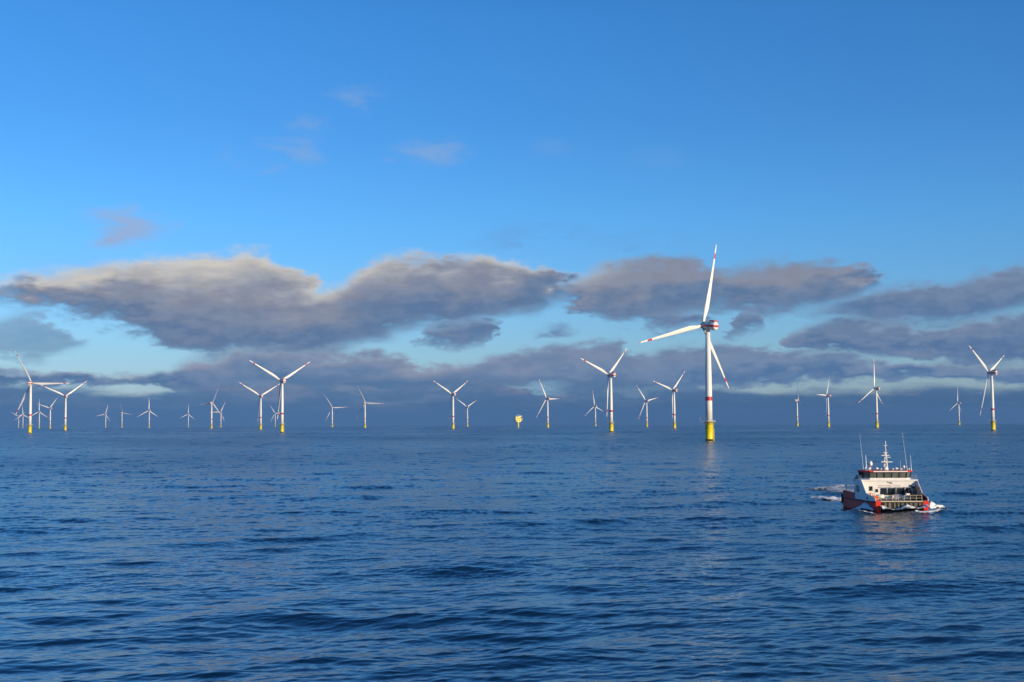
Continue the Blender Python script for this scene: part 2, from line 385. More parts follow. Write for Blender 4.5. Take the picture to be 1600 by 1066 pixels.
# ------------------------------------------------------------------ wind turbines
HUB = 107.0; TILT = R(5.5)
def blade_mesh():
    bm = bmesh.new()
    # station: radius, chord, thickness ratio, twist(deg), offset of the leading edge share, pre-bend
    S = [(0, 3.0, 1.0, 0, .5), (3, 3.0, 1.0, 0, .5), (7, 3.4, .80, 14, .45), (12, 4.5, .50, 15, .38), (17, 5.1, .36, 13, .34), (24, 4.8, .29, 10, .32),
         (32, 4.15, .25, 7.5, .32), (40, 3.5, .22, 5.5, .32), (48, 2.9, .20, 4, .32), (56, 2.4, .19, 2.5, .32), (62, 2.05, .18, 1.6, .32), (65.0, 1.9, .18, 1.2, .32),
         (70.5, 1.6, .18, .5, .32), (76.0, 1.2, .18, 0, .32), (79.0, .85, .18, -1, .35), (80.6, .45, .2, -1, .4), (81, .12, .3, -1, .5)]
    n = 16; rings = []
    for r, c, t, tw, le in S:
        u = r / 81.0; bend = 4.5 * u + 3.0 * u * u
        ring = []
        circ = max(0, min(1, (t - .36) / .6))
        for i in range(n):
            a = 2 * math.pi * i / n
            xx = .5 - .5 * math.cos(a)                       # 0 leading edge, 1 trailing edge
            yt = (math.sin(a)) * .5
            foil = yt * (1.35 * math.sqrt(max(xx, 0)) * (1 - xx) ** .85 + .12 * (1 - xx)) / .62
            y = (foil * (1 - circ) + yt * circ) * t * c * (1 if a < math.pi else .9)
            x = (xx - (le * (1 - circ) + .5 * circ)) * c
            q = R(tw + 3)
            ring.append(bm.verts.new((x * math.cos(q) + y * math.sin(q), -x * math.sin(q) + y * math.cos(q) + bend, r)))
        rings.append(ring)
    for k in range(len(rings) - 1):
        zc = (S[k][0] + S[k + 1][0]) / 2
        mi = 1 if (65 < zc < 70.5 or zc > 79) else 0
        for i in range(n):
            f = bm.faces.new((rings[k][i], rings[k][(i + 1) % n], rings[k + 1][(i + 1) % n], rings[k + 1][i])); f.smooth = True; f.material_index = mi
    bm.faces.new(rings[0][::-1]); f = bm.faces.new(rings[-1]); f.material_index = 1
    return bm
def ring_rail(bm, r, z0, h, nposts=18, t=.06, mi=0):
    for k in range(3):
        zz = z0 + h * (k + 1) / 3
        P = [Vector((r * math.cos(2 * math.pi * i / 24), r * math.sin(2 * math.pi * i / 24), zz)) for i in range(24)]
        for i in range(24): bm_tube(bm, P[i], P[(i + 1) % 24], t, seg=4, mi=mi, cap=False)
    for i in range(nposts):
        a = 2 * math.pi * i / nposts
        bm_tube(bm, (r * math.cos(a), r * math.sin(a), z0), (r * math.cos(a), r * math.sin(a), z0 + h), t, seg=4, mi=mi, cap=False)
def make_turbine():
    root = empty('wind_turbine', (0, 0, 0), 'x', 'wind turbine', 'offshore wind turbines standing in the sea')
    # transition piece and monopile
    bm = bmesh.new()
    bm_lathe(bm, [(3.7, -8), (3.7, 1.6), (3.72, 1.6), (3.55, 2.4), (3.5, 17.0), (3.7, 17.0), (3.7, 17.4), (3.15, 17.4), (3.15, 18.2)], 40, mis=[1, 1, 0, 0, 0, 0, 0, 0, 0])
    for z in (5.5, 9.5, 13.5): bm_lathe(bm, [(3.5, z), (3.62, z + .05), (3.62, z + .3), (3.5, z + .35)], 40)
    build('foundation', bm, [tp_yellow, growth], root)
    bm = bmesh.new()
    for s in (-1, 1):       # two fender tubes with rungs, facing the evening side
        bm_tube(bm, (s * .8, -4.5, -3), (s * .8, -4.5, 11), .16, seg=8)
        for z in (1.5, 6, 11): bm_tube(bm, (s * .8, -4.5, z), (s * .8, -3.3, z + .6), .12, seg=6)
    for i in range(30): bm_tube(bm, (-.8, -4.3, -1 + i * .6), (.8, -4.3, -1 + i * .6), .05, seg=4)
    for s in (-.45, .45): bm_tube(bm, (s, -4.0, 0), (s, -4.0, 18.2), .08, seg=5)
    o = build('boat_landing', bm, [tp_yellow], root); o.rotation_euler.z = R(62)
    bm = bmesh.new()
    bm_lathe(bm, [(3.4, 17.4), (5.9, 17.45), (5.95, 17.75), (3.3, 17.75)], 36)
    for i in range(8):
        a = math.pi * 2 * i / 8
        bm_tube(bm, (5.6 * math.cos(a), 5.6 * math.sin(a), 17.4), (3.5 * math.cos(a), 3.5 * math.sin(a), 15.2), .14, seg=5)
    bm_bevel_box(bm, (6.6, 1.6, 17.6), (2.6, 3.0, .3), .04)
    pf = build('platform', bm, [grey_steel], root); pf.rotation_euler.z = R(175)
    bm = bmesh.new(); ring_rail(bm, 5.85, 17.75, 1.2); build('railing', bm, [turb_white], pf)
    bm = bmesh.new()
    bm_tube(bm, (5.2, -.5, 17.7), (5.2, -.5, 21.0), .22, seg=8); bm_tube(bm, (5.2, -.5, 20.8), (8.4, -.5, 21.6), .16, seg=8); bm_tube(bm, (5.2, -.5, 19.3), (7, -.5, 21.2), .09, seg=6)
    bm_tube(bm, (8.3, -.5, 21.6), (8.3, -.5, 19.6), .05, seg=4); bm_box(bm, (8.3, -.5, 19.5), (.3, .3, .4))
    build('davit_crane', bm, [turb_white], root).rotation_euler.z = R(165)
    # tower
    bm = bmesh.new()
    prof = [(3.12, 18.2), (3.10, 37.2), (3.10, 41.0), (2.98, 60), (2.55, 80), (2.1, 103.4)]
    bm_lathe(bm, prof, 48, mis=[0, 1, 0, 0, 0])
    for z, r in ((29.5, 3.12), (52, 3.04), (74, 2.70), (90, 2.38)): bm_lathe(bm, [(r - .03, z), (r + .05, z + .04), (r + .05, z + .2), (r - .03, z + .24)], 48)
    tw = build('tower', bm, [turb_white, turb_red], root)
    bm = bmesh.new(); bm_bevel_box(bm, (0, -3.13, 19.6), (1.1, .16, 2.3), .05); build('door', bm, [grey_steel], tw).rotation_euler.z = R(40)
    # nacelle: a round machine house whose long axis is +Y (upwind)
    bm = bmesh.new()
    prof = [(.05, -10.6), (2.2, -10.5), (3.2, -10.15), (3.75, -9.4), (3.9, -8.4), (3.9, 2.2), (3.7, 2.4), (3.7, 2.7)]
    b2 = bmesh.new(); bm_lathe(b2, prof, 40)
    bmesh.ops.transform(b2, matrix=Matrix.Rotation(-math.pi / 2, 4, 'X'), verts=b2.verts)
    b2.normal_update()
    for z in (-1.05, 1.05): bmesh.ops.bisect_plane(b2, geom=b2.verts[:] + b2.edges[:] + b2.faces[:], plane_co=(0, 0, z), plane_no=(0, 0, 1))
    for f in b2.faces:
        c = f.calc_center_median(); f.material_index = 1 if abs(c.z) < 1.05 and c.y < 2.2 else 0
    join(bm, b2)
    nac = build('nacelle', bm, [turb_white, turb_red], root)
    bm = bmesh.new()       # yaw collar under the machine house
    bm_lathe(bm, [(2.1, -3.9), (2.6, -3.6), (2.8, -3.0), (2.8, -1.5)], 32)
    bm_lathe(bm, [(2.35, -4.5), (2.35, -3.2)], 32); build('yaw_collar', bm, [turb_white], nac)
    bm = bmesh.new()       # winching deck with its red fence on top at the rear
    bm_box(bm, (0, -6.0, 3.95), (5.2, 6.4, .25))
    bm2 = build('hoist_deck', bm, [turb_white], nac)
    bm = bmesh.new()
    for s in (-1, 1): bm_box(bm, (s * 2.6, -6.0, 4.75), (.12, 6.4, 1.15))
    bm_box(bm, (0, -9.15, 4.75), (5.1, .12, 1.15)); build('deck_fence', bm, [turb_red], bm2)
    bm = bmesh.new()       # cooler and mast
    bm_bevel_box(bm, (0, -1.6, 4.5), (4.4, .8, 1.9), .08); bm_tube(bm, (1.4, -1.0, 4.2), (1.4, -1.0, 7.2), .06, seg=5); bm_tube(bm, (-1.4, -1.0, 4.2), (-1.4, -1.0, 7.0), .06, seg=5)
    build('cooler', bm, [grey_steel], nac)
    # direct-drive generator and hub
    bm = bmesh.new(); b2 = bmesh.new()
    bm_lathe(b2, [(3.3, 2.5), (3.9, 2.7), (3.95, 4.3), (3.3, 4.6), (2.2, 4.65)], 40)
    bmesh.ops.transform(b2, matrix=Matrix.Rotation(-math.pi / 2, 4, 'X'), verts=b2.verts); join(bm, b2)
    build('generator', bm, [grey_steel], nac)
    bm = bmesh.new(); b2 = bmesh.new()
    bm_lathe(b2, [(2.2, 4.2), (2.3, 4.6), (2.45, 5.2), (2.5, 6.6), (2.2, 7.7), (1.5, 8.5), (.7, 8.95), (.05, 9.05)], 40)
    bmesh.ops.transform(b2, matrix=Matrix.Rotation(-math.pi / 2, 4, 'X'), verts=b2.verts); join(bm, b2)
    build('hub', bm, [turb_white], root)
    b = build('blade', blade_mesh(), [turb_white, turb_red], root)
    for _ in range(2):
        c = b.copy(); COL.objects.link(c); c.parent = root
    return root
def kids(o): return [c for c in bpy.data.objects if c.parent is o]
def copy_tree(o, parent=None, tree=None):
    c = o.copy(); COL.objects.link(c)
    if parent: c.parent = parent
    for ch in tree[o]: copy_tree(ch, c, tree)
    return c
def pose(root, x, y, yaw, phase):
    root.location = (x, y, -(x * x + y * y) / R2)
    yawm = Matrix.Translation((0, 0, HUB)) @ Matrix.Rotation(R(yaw), 4, 'Z') @ Matrix.Rotation(TILT, 4, 'X')
    k = 0
    for c in root.children:
        nm = c.name.split('.')[0]
        if nm in ('nacelle', 'hub'): c.matrix_basis = yawm
        elif nm == 'blade':
            c.matrix_basis = yawm @ Matrix.Translation((0, 6.0, 0)) @ Matrix.Rotation(R(phase + 120 * k), 4, 'Y') @ Matrix.Translation((0, 0, 1.0)) @ Matrix.Diagonal((1, 1, 82 / 81.0, 1))
            k += 1
TURB = [
 (-1036.9, 2757.0, -3.1, 90.4, 'tall white turbine at far left with one blade level and a thick yellow foot'),
 (-1385.3, 3974.8, 34.7, 54.0, 'white V-bladed turbine next on the right of the tall one with a level blade'),
 (-4573.4, 11878.9, 40, 60, 'tiny pale turbine farthest left of all on the horizon'),
 (-3928.3, 10294.1, 40, 115, 'tiny pale turbine just left of the foot of the leftmost tall turbine'),
 (-3057.3, 8287.2, 45, 0, 'faint turbine with one upright blade, right behind the leftmost tall turbine'),
 (-2407.6, 6681.1, 66, 44.8, 'small turbine between the leftmost tall turbine and the V-bladed one'),
 (-3194.3, 10073.2, 50, 17, 'small far turbine, first of three distant ones right of the leftmost V-bladed turbine'),
 (-2794.4, 9181.1, -20, 100, 'small far turbine, middle of three distant ones, its blade pointing right'),
 (-2217.8, 7831.5, 45, 0, 'far turbine with one blade straight up, last of three distant ones'),
 (-2621.5, 10376.4, 42, 3, 'small lone far turbine shaped like a Y upside down, left of an overlapping pair'),
 (-1246.3, 5313.3, -20.6, 23.5, 'taller turbine with a yellow foot in an overlapping pair'),
 (-2039.9, 8975.9, 45, 27.9, 'smaller turbine in an overlapping pair, right behind the taller one'),
 (-477.3, 2658.0, 38, 59.5, 'tallest V-bladed turbine left of centre, with a red band and yellow foot'),
 (-799.0, 4071.9, 36, 60.5, 'V-bladed turbine close to the left of the tallest V-bladed one'),
 (-1871.9, 10125.4, 42, 85, 'tiny turbine seen in the gap between two V-bladed turbines with yellow feet'),
 (-975.8, 6949.1, 0, 88, 'pale distant turbine with a level blade, left of a sharper one posed alike'),
 (-627.8, 5464.4, -13, 93, 'distant turbine with pale yellow foot and level blade, right of a fainter one'),
 (-181.6, 3932.8, 43.6, 58.8, 'white V-bladed turbine near the middle with a smaller one at its right'),
 (-240.5, 6871.9, 40, 63.0, 'small V-bladed turbine just right of a bigger V-bladed one near the middle'),
 (130.2, 4714.8, 48, 90, 'turbine next to the yellow platform, on its right, with a blade pointing level'),
 (440.4, 6796.3, 42, 110, 'small distant turbine just left of the large one with raised blades'),
 (185.1, 2401.8, 48, 50, 'large turbine with raised blades and bright yellow foot, second left of the nearest turbine'),
 (551.5, 5257.4, 40, 80.3, 'distant turbine between the two larger turbines left of the nearest one'),
 (449.0 + 2, 3569.2, 43.6, 47.2, 'mid-sized turbine with raised blades, immediately left of the nearest turbine'),
 (182.5, 1189.9, 43.7, 16.0, 'nearest and tallest turbine, broad white tower with a red band and bright yellow foundation'),
 (1178.4, 5302.2, -80, 115, 'distant turbine whose nacelle points left, first right of the nearest turbine'),
 (1079.0, 4377.2, 58, 31.4, 'slender turbine with one blade up, second right of the nearest turbine'),
 (988.3, 3477.0, 48.1, 0.5, 'turbine with one blade straight up and two hanging, above and behind the workboat'),
 (2163.2, 6209.5, 48, 2, 'faint grey turbine between the upright-bladed one and the big one at far right'),
 (886.9, 2367.2, 43.3, 65.0, 'big turbine near the right edge with raised blades and a red striped nacelle'),
]
# put x right for those given by their bearing
FIX = {20: (930.2, 6796.3), 24: (1107.2, 1189.9), 21: (955.2, 2401.8), 23: (1053, 3569.2), 22: (1010.2, 5257.4)}
def x_from_px(u, y): return (u - 800) / 2000.0 * y * math.cos(PITCH) 
proto = make_turbine()
bpy.context.view_layer.update()
TREE = {}
def fill(o):
    TREE[o] = list(o.children)
    for c in TREE[o]: fill(c)
fill(proto)
for i, (x, y, yaw, ph, lab) in enumerate(TURB):
    t = proto if i == 0 else copy_tree(proto, None, TREE)
    pose(t, x, y, yaw, ph); t['label'] = lab

# ------------------------------------------------------------------ transformer platform on its single leg
px_, py_ = 24.0, 5300.0
pr = empty('transformer_platform', (px_, py_, -(px_ ** 2 + py_ ** 2) / R2), 'small bright yellow offshore platform on one thick leg at the horizon', 'platform', rz=R(20))
yel = mat('platform_yellow', (.93, .80, .12), .5, vary=.12, vscale=.3, dirt=(.5, .4, .1))
pale = mat('platform_pale', (.75, .74, .66), .5)
bm = bmesh.new(); bm_lathe(bm, [(3.6, -8), (3.6, 20), (5.2, 23), (5.2, 24)], 28)
for s in (): bm_tube(bm, (s * 3.2, -1, 10), (s * 9.5, -1, 24), .6, seg=8); bm_tube(bm, (s * 3.2, 1, 10), (s * 9.5, 3, 24), .6, seg=8)
build('leg', bm, [yel], pr)
bm = bmesh.new()
bm_prism(bm, [(-7, -7, 23), (8, -7, 23), (14, -7, 29), (-13, -7, 29)], (0, 15, 0))
build('cable_deck', bm, [yel], pr)
bm = bmesh.new()
for z, w in ((30, 15), (37.5, 15.5), (45, 14.5)):
    bm_box(bm, (0, 0, z), (2 * w, 22, .5))
for x in (-14, -7, 0, 7, 14):
    for y in (-10.4, 10.4): bm_box(bm, (x, y, 37.6), (.7, .7, 14.8))
for x in (-10.5, -3.5, 3.5):
    bm_tube(bm, (x - 3.5, -10.6, 30.4), (x + 3.5, -10.6, 37.2), .25, seg=6)
fr = build('deck_frame', bm, [yel], pr)
bm = bmesh.new(); bm_bevel_box(bm, (-4.5, 0, 33.8), (17, 19, 6.6), .2); bm_bevel_box(bm, (-2, 1, 41.2), (22, 16, 6.4), .2); bm_bevel_box(bm, (9.5, 1, 33.6), (7.5, 15, 5.8), .2)
build('equipment_module', bm, [yel], pr)
bm = bmesh.new(); bm_bevel_box(bm, (5, -2, 46.9), (15, 12, 3.2), .2); bm_bevel_box(bm, (-6, 3, 46.3), (6, 9, 2), .2); build('roof_container', bm, [pale], pr)
bm = bmesh.new(); bm_tube(bm, (-11, -8, 45), (-11, -8, 51), .8, seg=10); bm_tube(bm, (-11, -8, 50.5), (3, -9, 54), .45, .25, seg=6); build('crane', bm, [pale], pr)
bm = bmesh.new()
for y in (-11, 11):
    for z in (1.2,): bm_tube(bm, (-14.5, y, 45 + z), (14.5, y, 45 + z), .08, seg=4)
    for i in range(13): bm_tube(bm, (-14.5 + i * 2.4, y, 45), (-14.5 + i * 2.4, y, 46.2), .07, seg=4)
build('railing', bm, [pale], pr)

# ------------------------------------------------------------------ the workboat (a catamaran); +Y is forward
b_white = mat('boat_white', (.86, .84, .80), .35, vary=.25, vscale=.9, dirt=(.5, .45, .36))
b_red = mat('boat_red', (.76, .035, .018), .5, spec=.25, vary=.2, vscale=1.2, dirt=(.22, .02, .02))
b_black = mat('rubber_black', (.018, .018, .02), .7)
b_deck = mat('deck_grey', (.16, .17, .18), .7, vary=.5, vscale=2)
b_glass = mat('window_glass', (.02, .026, .03), .06)
b_glass2 = mat('bridge_glass', (.13, .15, .13), .10, vary=.9, vscale=.7, dirt=(.03, .04, .05))  # lighter grey-green stands in for reflections and the sunlit interior
b_yel = mat('rail_yellow', (.66, .56, .34), .45)
b_tan = mat('fender_tan', (.17, .145, .10), .7, vary=.9, vscale=3, dirt=(.06, .05, .04))
b_grey = mat('boat_grey', (.34, .35, .36), .5)
b_alu = mat('aluminium', (.62, .63, .64), .4, .4)
b_ant = mat('antenna_white', (.85, .86, .88), .4)
b_orange = mat('orange_gear', (.80, .17, .03), .5)
b_hivis = mat('hivis_yellow', (.75, .75, .05), .6)
BOAT = (72.85, 252.2, -.02)
boat = empty('workboat', BOAT, 'red and white catamaran workboat heading towards the viewer with foam at its bows', 'boat', rz=math.pi - .022)
boat.scale = (1.03, 1, 1.015)
def Y(s): return 12.0 - s
def loft(bm, secs, mi_fn=None, close=True):
    """secs: list of closed sections with the same number of points"""
    rg = [[bm.verts.new(p) for p in s] for s in secs]; n = len(rg[0])
    for k in range(len(rg) - 1):
        for i in range(n):
            f = bm.faces.new((rg[k][i], rg[k][(i + 1) % n], rg[k + 1][(i + 1) % n], rg[k + 1][i]))
            if mi_fn: f.material_index = mi_fn(k, i)
    bm.faces.new(rg[0][::-1]); bm.faces.new(rg[-1])
for sd in (-1, 1):
    bm = bmesh.new(); secs = []
    # station, outer half breadth, inner, deck height, keel depth, keel x
    for s, xo, xi, zt, zk in ((24.0, 5.2, 2.6, 1.9, -.9), (22, 5.25, 2.5, 1.95, -1.2), (16, 5.3, 2.5, 2.05, -1.5), (9, 5.3, 2.6, 2.15, -1.6), (5, 5.22, 2.9, 2.25, -1.6), (2.4, 5.05, 3.3, 2.33, -1.5), (.9, 4.92, 3.55, 2.38, -1.4), (0.0, 4.82, 3.70, 2.42, -1.3), (-.25, 4.74, 3.80, 2.45, -1.2)):
        xm = (xo + xi) / 2; w = (xo - xi) / 2; fl = min(1, max(0, (s + .4) / 8)) * .5 + .38
        P = [(xo, zt), (xo + .02, zt * .55), (xm + w * fl * 1.15, 0.1), (xm + w * fl * .55, zk * .6), (xm, zk), (xm - w * fl * .55, zk * .6), (xm - w * fl * 1.15, .1), (xi, zt * .6), (xi, zt)]
        secs.append([(sd * x, Y(s), z) for x, z in P])
    loft(bm, secs)
    build('hull', bm, [b_red], boat)
    bm = bmesh.new()      # rubbing strake along the side
    pts = [(24.0, 5.27, 1.75), (16, 5.38, 1.88), (9, 5.38, 1.98), (5, 5.3, 2.08), (2.4, 5.13, 2.16), (.9, 5.0, 2.2), (0, 4.86, 2.24)]
    for (s0, x0, z0), (s1, x1, z1) in zip(pts, pts[1:]): bm_tube(bm, (sd * x0, Y(s0), z0), (sd * x1, Y(s1), z1), .09, seg=8)
    build('rubbing_strake', bm, [b_black], boat)
# bridge between the hulls and its deck
bm = bmesh.new()
bm_prism(bm, [(0 - 3.9, Y(24), 1.15), (-3.9, Y(1.2), 1.15), (-3.9, Y(.25), 1.7), (-3.9, Y(.25), 2.22), (-3.9, Y(24), 1.88)], (7.8, 0, 0))
build('bridge_deck', bm, [b_grey], boat)
bm = bmesh.new()
bm_prism(bm, [(-5.1, Y(23.9), 2.06), (-5.1, Y(5), 2.30), (-4.75, Y(0), 2.44), (4.75, Y(0), 2.44), (5.1, Y(5), 2.30), (5.1, Y(23.9), 2.06)], (0, 0, .06))
build('deck', bm, [b_deck], boat)
# bow fender: dark rubber with worn vertical strips
bm = bmesh.new()
bm_bevel_box(bm, (0, Y(-.12), 1.62), (7.5, .55, 1.15), .12)
fd = build('bow_fender', bm, [b_black], boat)
for i, (x, w) in enumerate([(2.3, .5), (1.45, .28), (.75, .34), (0.05, .42), (-.75, .26), (-1.5, .4), (-2.35, .5), (3.1, .35), (-3.1, .3)]):
    bm = bmesh.new(); bm_bevel_box(bm, (x, Y(-.47), 1.63), (w, .16, 1.05), .05)
    build('fender_strip', bm, [b_tan], fd)
# side bulwarks: red aft, white forward, tapering to the bow; wings rise to the front of the house
for sd in (-1, 1):
    bm = bmesh.new()
    bm_prism(bm, [(sd * 5.16, Y(24), 1.95), (sd * 5.22, Y(13.2), 2.1), (sd * 5.22, Y(13.2), 3.25), (sd * 5.16, Y(22.6), 3.3), (sd * 5.16, Y(24), 3.15)], (-sd * .12, 0, 0))
    for i in range(8): bm_box(bm, (sd * 4.98, Y(14.2 + i * 1.25), 2.6), (.22, .08, 1.1))
    build('aft_bulwark', bm, [b_red], boat)
    bm = bmesh.new()
    outer = [(-5.25, 13.4, 2.12), (5.25, 4.6, 2.3), (5.02, 1.6, 2.36), (4.78, -.1, 2.44)]
    # outer skin as a thin folded plate
    st = [(13.4, 5.25, 2.12, 5.92), (9.9, 5.25, 2.2, 5.92), (8.4, 5.25, 2.22, 5.9), (5.0, 5.21, 2.28, 3.55), (3.4, 5.12, 2.31, 3.38), (1.6, 4.98, 2.37, 3.2), (.5, 4.86, 2.41, 3.0), (-.12, 4.76, 2.45, 2.62)]
    for (s0, x0, a0, c0), (s1, x1, a1, c1) in zip(st, st[1:]):
        q = [(sd * x0, Y(s0), a0), (sd * x1, Y(s1), a1), (sd * x1, Y(s1), c1), (sd * x0, Y(s0), c0)]
        bm_prism(bm, q, (-sd * .10, 0, 0))
    w_ = build('side_wing', bm, [b_white], boat)
    bm = bmesh.new()      # capping rail on the raked edge
    for (s0, x0, a0, c0), (s1, x1, a1, c1) in zip(st[2:], st[3:]): bm_tube(bm, (sd * (x0 - .05), Y(s0), c0), (sd * (x1 - .05), Y(s1), c1), .10, seg=8)
    build('capping_rail', bm, [b_white], w_)
    bm = bmesh.new()      # red inner face of the bow bulwark
    for (s0, x0, a0, c0), (s1, x1, a1, c1) in zip(st[3:], st[4:]):
        bm_prism(bm, [(sd * (x0 - .106), Y(s0), a0 + .1), (sd * (x1 - .106), Y(s1), a1 + .1), (sd * (x1 - .106), Y(s1), c1 - .12), (sd * (x0 - .106), Y(s0), c0 - .12)], (-sd * .02, 0, 0))
    build('bulwark_lining', bm, [b_red], w_)
    # side window and small port of the saloon
    bm = bmesh.new(); bm_bevel_box(bm, (sd * 5.27, Y(11.1), 4.2), (.07, 2.3, 1.35), .03); wf = build('window_frame', bm, [b_grey], w_)
    bm = bmesh.new(); bm_box(bm, (sd * 5.32, Y(11.1), 4.2), (.03, 2.0, 1.1)); build('window_pane', bm, [b_glass], wf) if False else build('window', bm, [b_glass], w_)
    bm = bmesh.new(); bm_bevel_box(bm, (sd * 5.2, Y(4.2), 2.75), (.12, .45, .5), .03); build('mooring_port', bm, [b_black], w_)
# the deck house
bm = bmesh.new()
bm_prism(bm, [(-5.12, Y(13.3), 2.16), (-5.12, Y(8.55), 2.26), (-5.12, Y(8.35), 5.86), (-5.12, Y(13.3), 5.86)], (10.24, 0, 0))
house = build('deck_house', bm, [b_white], boat)
bm = bmesh.new(); bm_box(bm, (0, Y(10.85), 5.93), (10.7, 5.2, .12)); bm_box(bm, (0, Y(8.22), 5.84), (10.5, .16, .2)); build('house_roof', bm, [b_white], house)
def hw(x, z, w, h, nm='window', mt=None, dep=.05):
    yy = Y(8.55 - (z - 2.26) / 3.92 * .2) + dep / 2
    bm = bmesh.new(); bm_bevel_box(bm, (x, yy + .01, z), (w, dep, h), .015)
    return build(nm, bm, [mt or b_glass], house)
for x, w in ((1.05, 1.25), (-.45, 1.55), (-2.1, 1.55), (-3.45, .95)): hw(x, 3.72, w, 1.3)
hw(3.45, 4.3, .62, .8); hw(3.45, 4.3, .78, .95, 'port_frame', b_grey, .03)
hw(2.35, 3.35, .9, 2.0, 'door', b_white, .07); hw(2.35, 3.9, .5, .6, 'door_window', b_glass, .11)
for x in (4.3, 2.95, 1.8, -.1, -2.0, -4.3): hw(x, 4.75, .05, 2.6, 'rib', b_white, .06) if False else None
# faded name and small dark emblem over the windows
em = bmesh.new()
def fr_y(z): return Y(8.55 - (z - 2.26) / 3.92 * .2) + .012
for (x0, z0, x1, z1, t) in ((.45, 5.6, .05, 5.37, .12), (.05, 5.37, -.3, 5.55, .10), (-.1, 5.35, -.5, 5.2, .13), (-.3, 5.45, -.62, 5.37, .08)):
    bm_tube(em, (x0, fr_y(z0), z0), (x1, fr_y(z1), z1), t / 2, seg=6)
build('emblem', em, [b_black], house)
em = bmesh.new(); random.seed(3)
x = 2.0
b_fade = mat('faded_red_paint', (.42, .22, .17), .5)
while x > -2.2:
    w = random.uniform(.12, .22)
    if not (-.75 < x < -.3): bm_box(em, (x, fr_y(4.82), 4.82), (w, .012, .17))
    x -= w + .07
build('name_lettering', em, [b_fade], house)
# lamps under the eave and a handrail over the windows
bm = bmesh.new(); bm_tube(bm, (1.8, Y(8.0), 4.55), (-4.1, Y(8.0), 4.55), .04, seg=6)
for xx in (1.8, -.2, -2.1, -4.1): bm_tube(bm, (xx, Y(8.0), 4.55), (xx, Y(8.45), 4.55), .03, seg=5)
build('grab_rail', bm, [b_alu], house)
# wheelhouse: leaning windows all round on a low sill
wh = bmesh.new()
def ringp(z, xh, s0, s1, ch): return [(xh, Y(s1), z), (xh, Y(s0 + ch), z), (xh - ch, Y(s0), z), (-xh + ch, Y(s0), z), (-xh, Y(s0 + ch), z), (-xh, Y(s1), z)]
loft(wh, [ringp(5.99, 4.45, 9.1, 13.2, 1.0), ringp(6.27, 4.45, 9.1, 13.2, 1.0)])
whs = build('wheelhouse', wh, [b_white], boat)
g = bmesh.new(); loft(g, [ringp(6.27, 4.36, 9.2, 13.1, 1.0), ringp(7.38, 4.52, 8.95, 13.1, 1.05)])
build('window_band', g, [b_glass2], whs)
bm = bmesh.new()
lo = ringp(6.27, 4.4, 9.15, 13.1, 1.0); hi = ringp(7.38, 4.56, 8.9, 13.1, 1.05)
def lerp(a, b, t): return tuple(a[i] + (b[i] - a[i]) * t for i in range(3))
for i in range(5):
    n = {0: 4, 1: 1, 2: 5, 3: 1, 4: 4}[i]
    for k in range(n + 1):
        t = k / n
        bm_tube(bm, lerp(lo[i], lo[i + 1], t), lerp(hi[i], hi[i + 1], t), .075, seg=6)
build('mullions', bm, [b_black], whs)
bm = bmesh.new(); loft(bm, [ringp(7.38, 4.55, 8.7, 13.2, 1.1), ringp(7.46, 4.75, 8.45, 13.3, 1.15), ringp(7.62, 4.75, 8.45, 13.3, 1.15), ringp(7.68, 4.6, 8.7, 13.2, 1.1)])
rf = build('wheelhouse_roof', bm, [b_red], whs)
bm = bmesh.new(); bm_box(bm, (-.3, Y(8.40), 7.53), (6.4, .09, .2)); build('roof_edge_board', bm, [b_white], rf)
bm = bmesh.new()      # handrail round the wheelhouse walkway
for z in (6.4, 6.8): bm_tube(bm, (5.2, Y(8.5), z), (5.2, Y(13.4), z), .025, seg=5); bm_tube(bm, (-5.2, Y(8.5), z), (-5.2, Y(13.4), z), .025, seg=5)
for i in range(6):
    for s in (-1, 1): bm_tube(bm, (s * 5.2, Y(8.5 + i), 5.98), (s * 5.2, Y(8.5 + i), 6.8), .025, seg=5)
bm_tube(bm, (5.2, Y(13.4), 6.4), (-5.2, Y(13.4), 6.4), .025, seg=5)
build('walkway_rail', bm, [b_alu], whs)
def item(nm, mt, fn, par=None):
    bm = bmesh.new(); fn(bm); return build(nm, bm, [mt] if not isinstance(mt, list) else mt, par or boat)
def dome(x, s, z, r, h, ped=.3):
    def f(bm):
        bm_lathe(bm, [(.09, 0), (.09, ped), (r * .8, ped), (r, ped + h * .25), (r, ped + h * .5), (r * .85, ped + h * .75), (r * .5, ped + h * .93), (.02, ped + h)], 20, c=(x, Y(s), z))
    item('radome', b_white, f, rf)
RZ = 7.68
dome(2.75, 11.0, RZ, .36, .95, .85); dome(4.0, 10.0, RZ, .24, .4, .25); dome(3.3, 9.6, RZ, .24, .4, .25); dome(2.0, 9.4, RZ, .33, .42, .2)
dome(-1.7, 9.6, RZ, .36, .45, .15); dome(-3.25, 10.0, RZ, .26, .55, .45)
for xx in (3.6, 1.3, .6, -.9, -2.5, -3.9):
    item('searchlight', b_alu, lambda bm, xx=xx: (bm_tube(bm, (xx, Y(8.9), RZ), (xx, Y(8.9), RZ + .25), .04, seg=6), bm_tube(bm, (xx, Y(8.95), RZ + .32), (xx, Y(8.7), RZ + .32), .12, .15, seg=10)), rf)
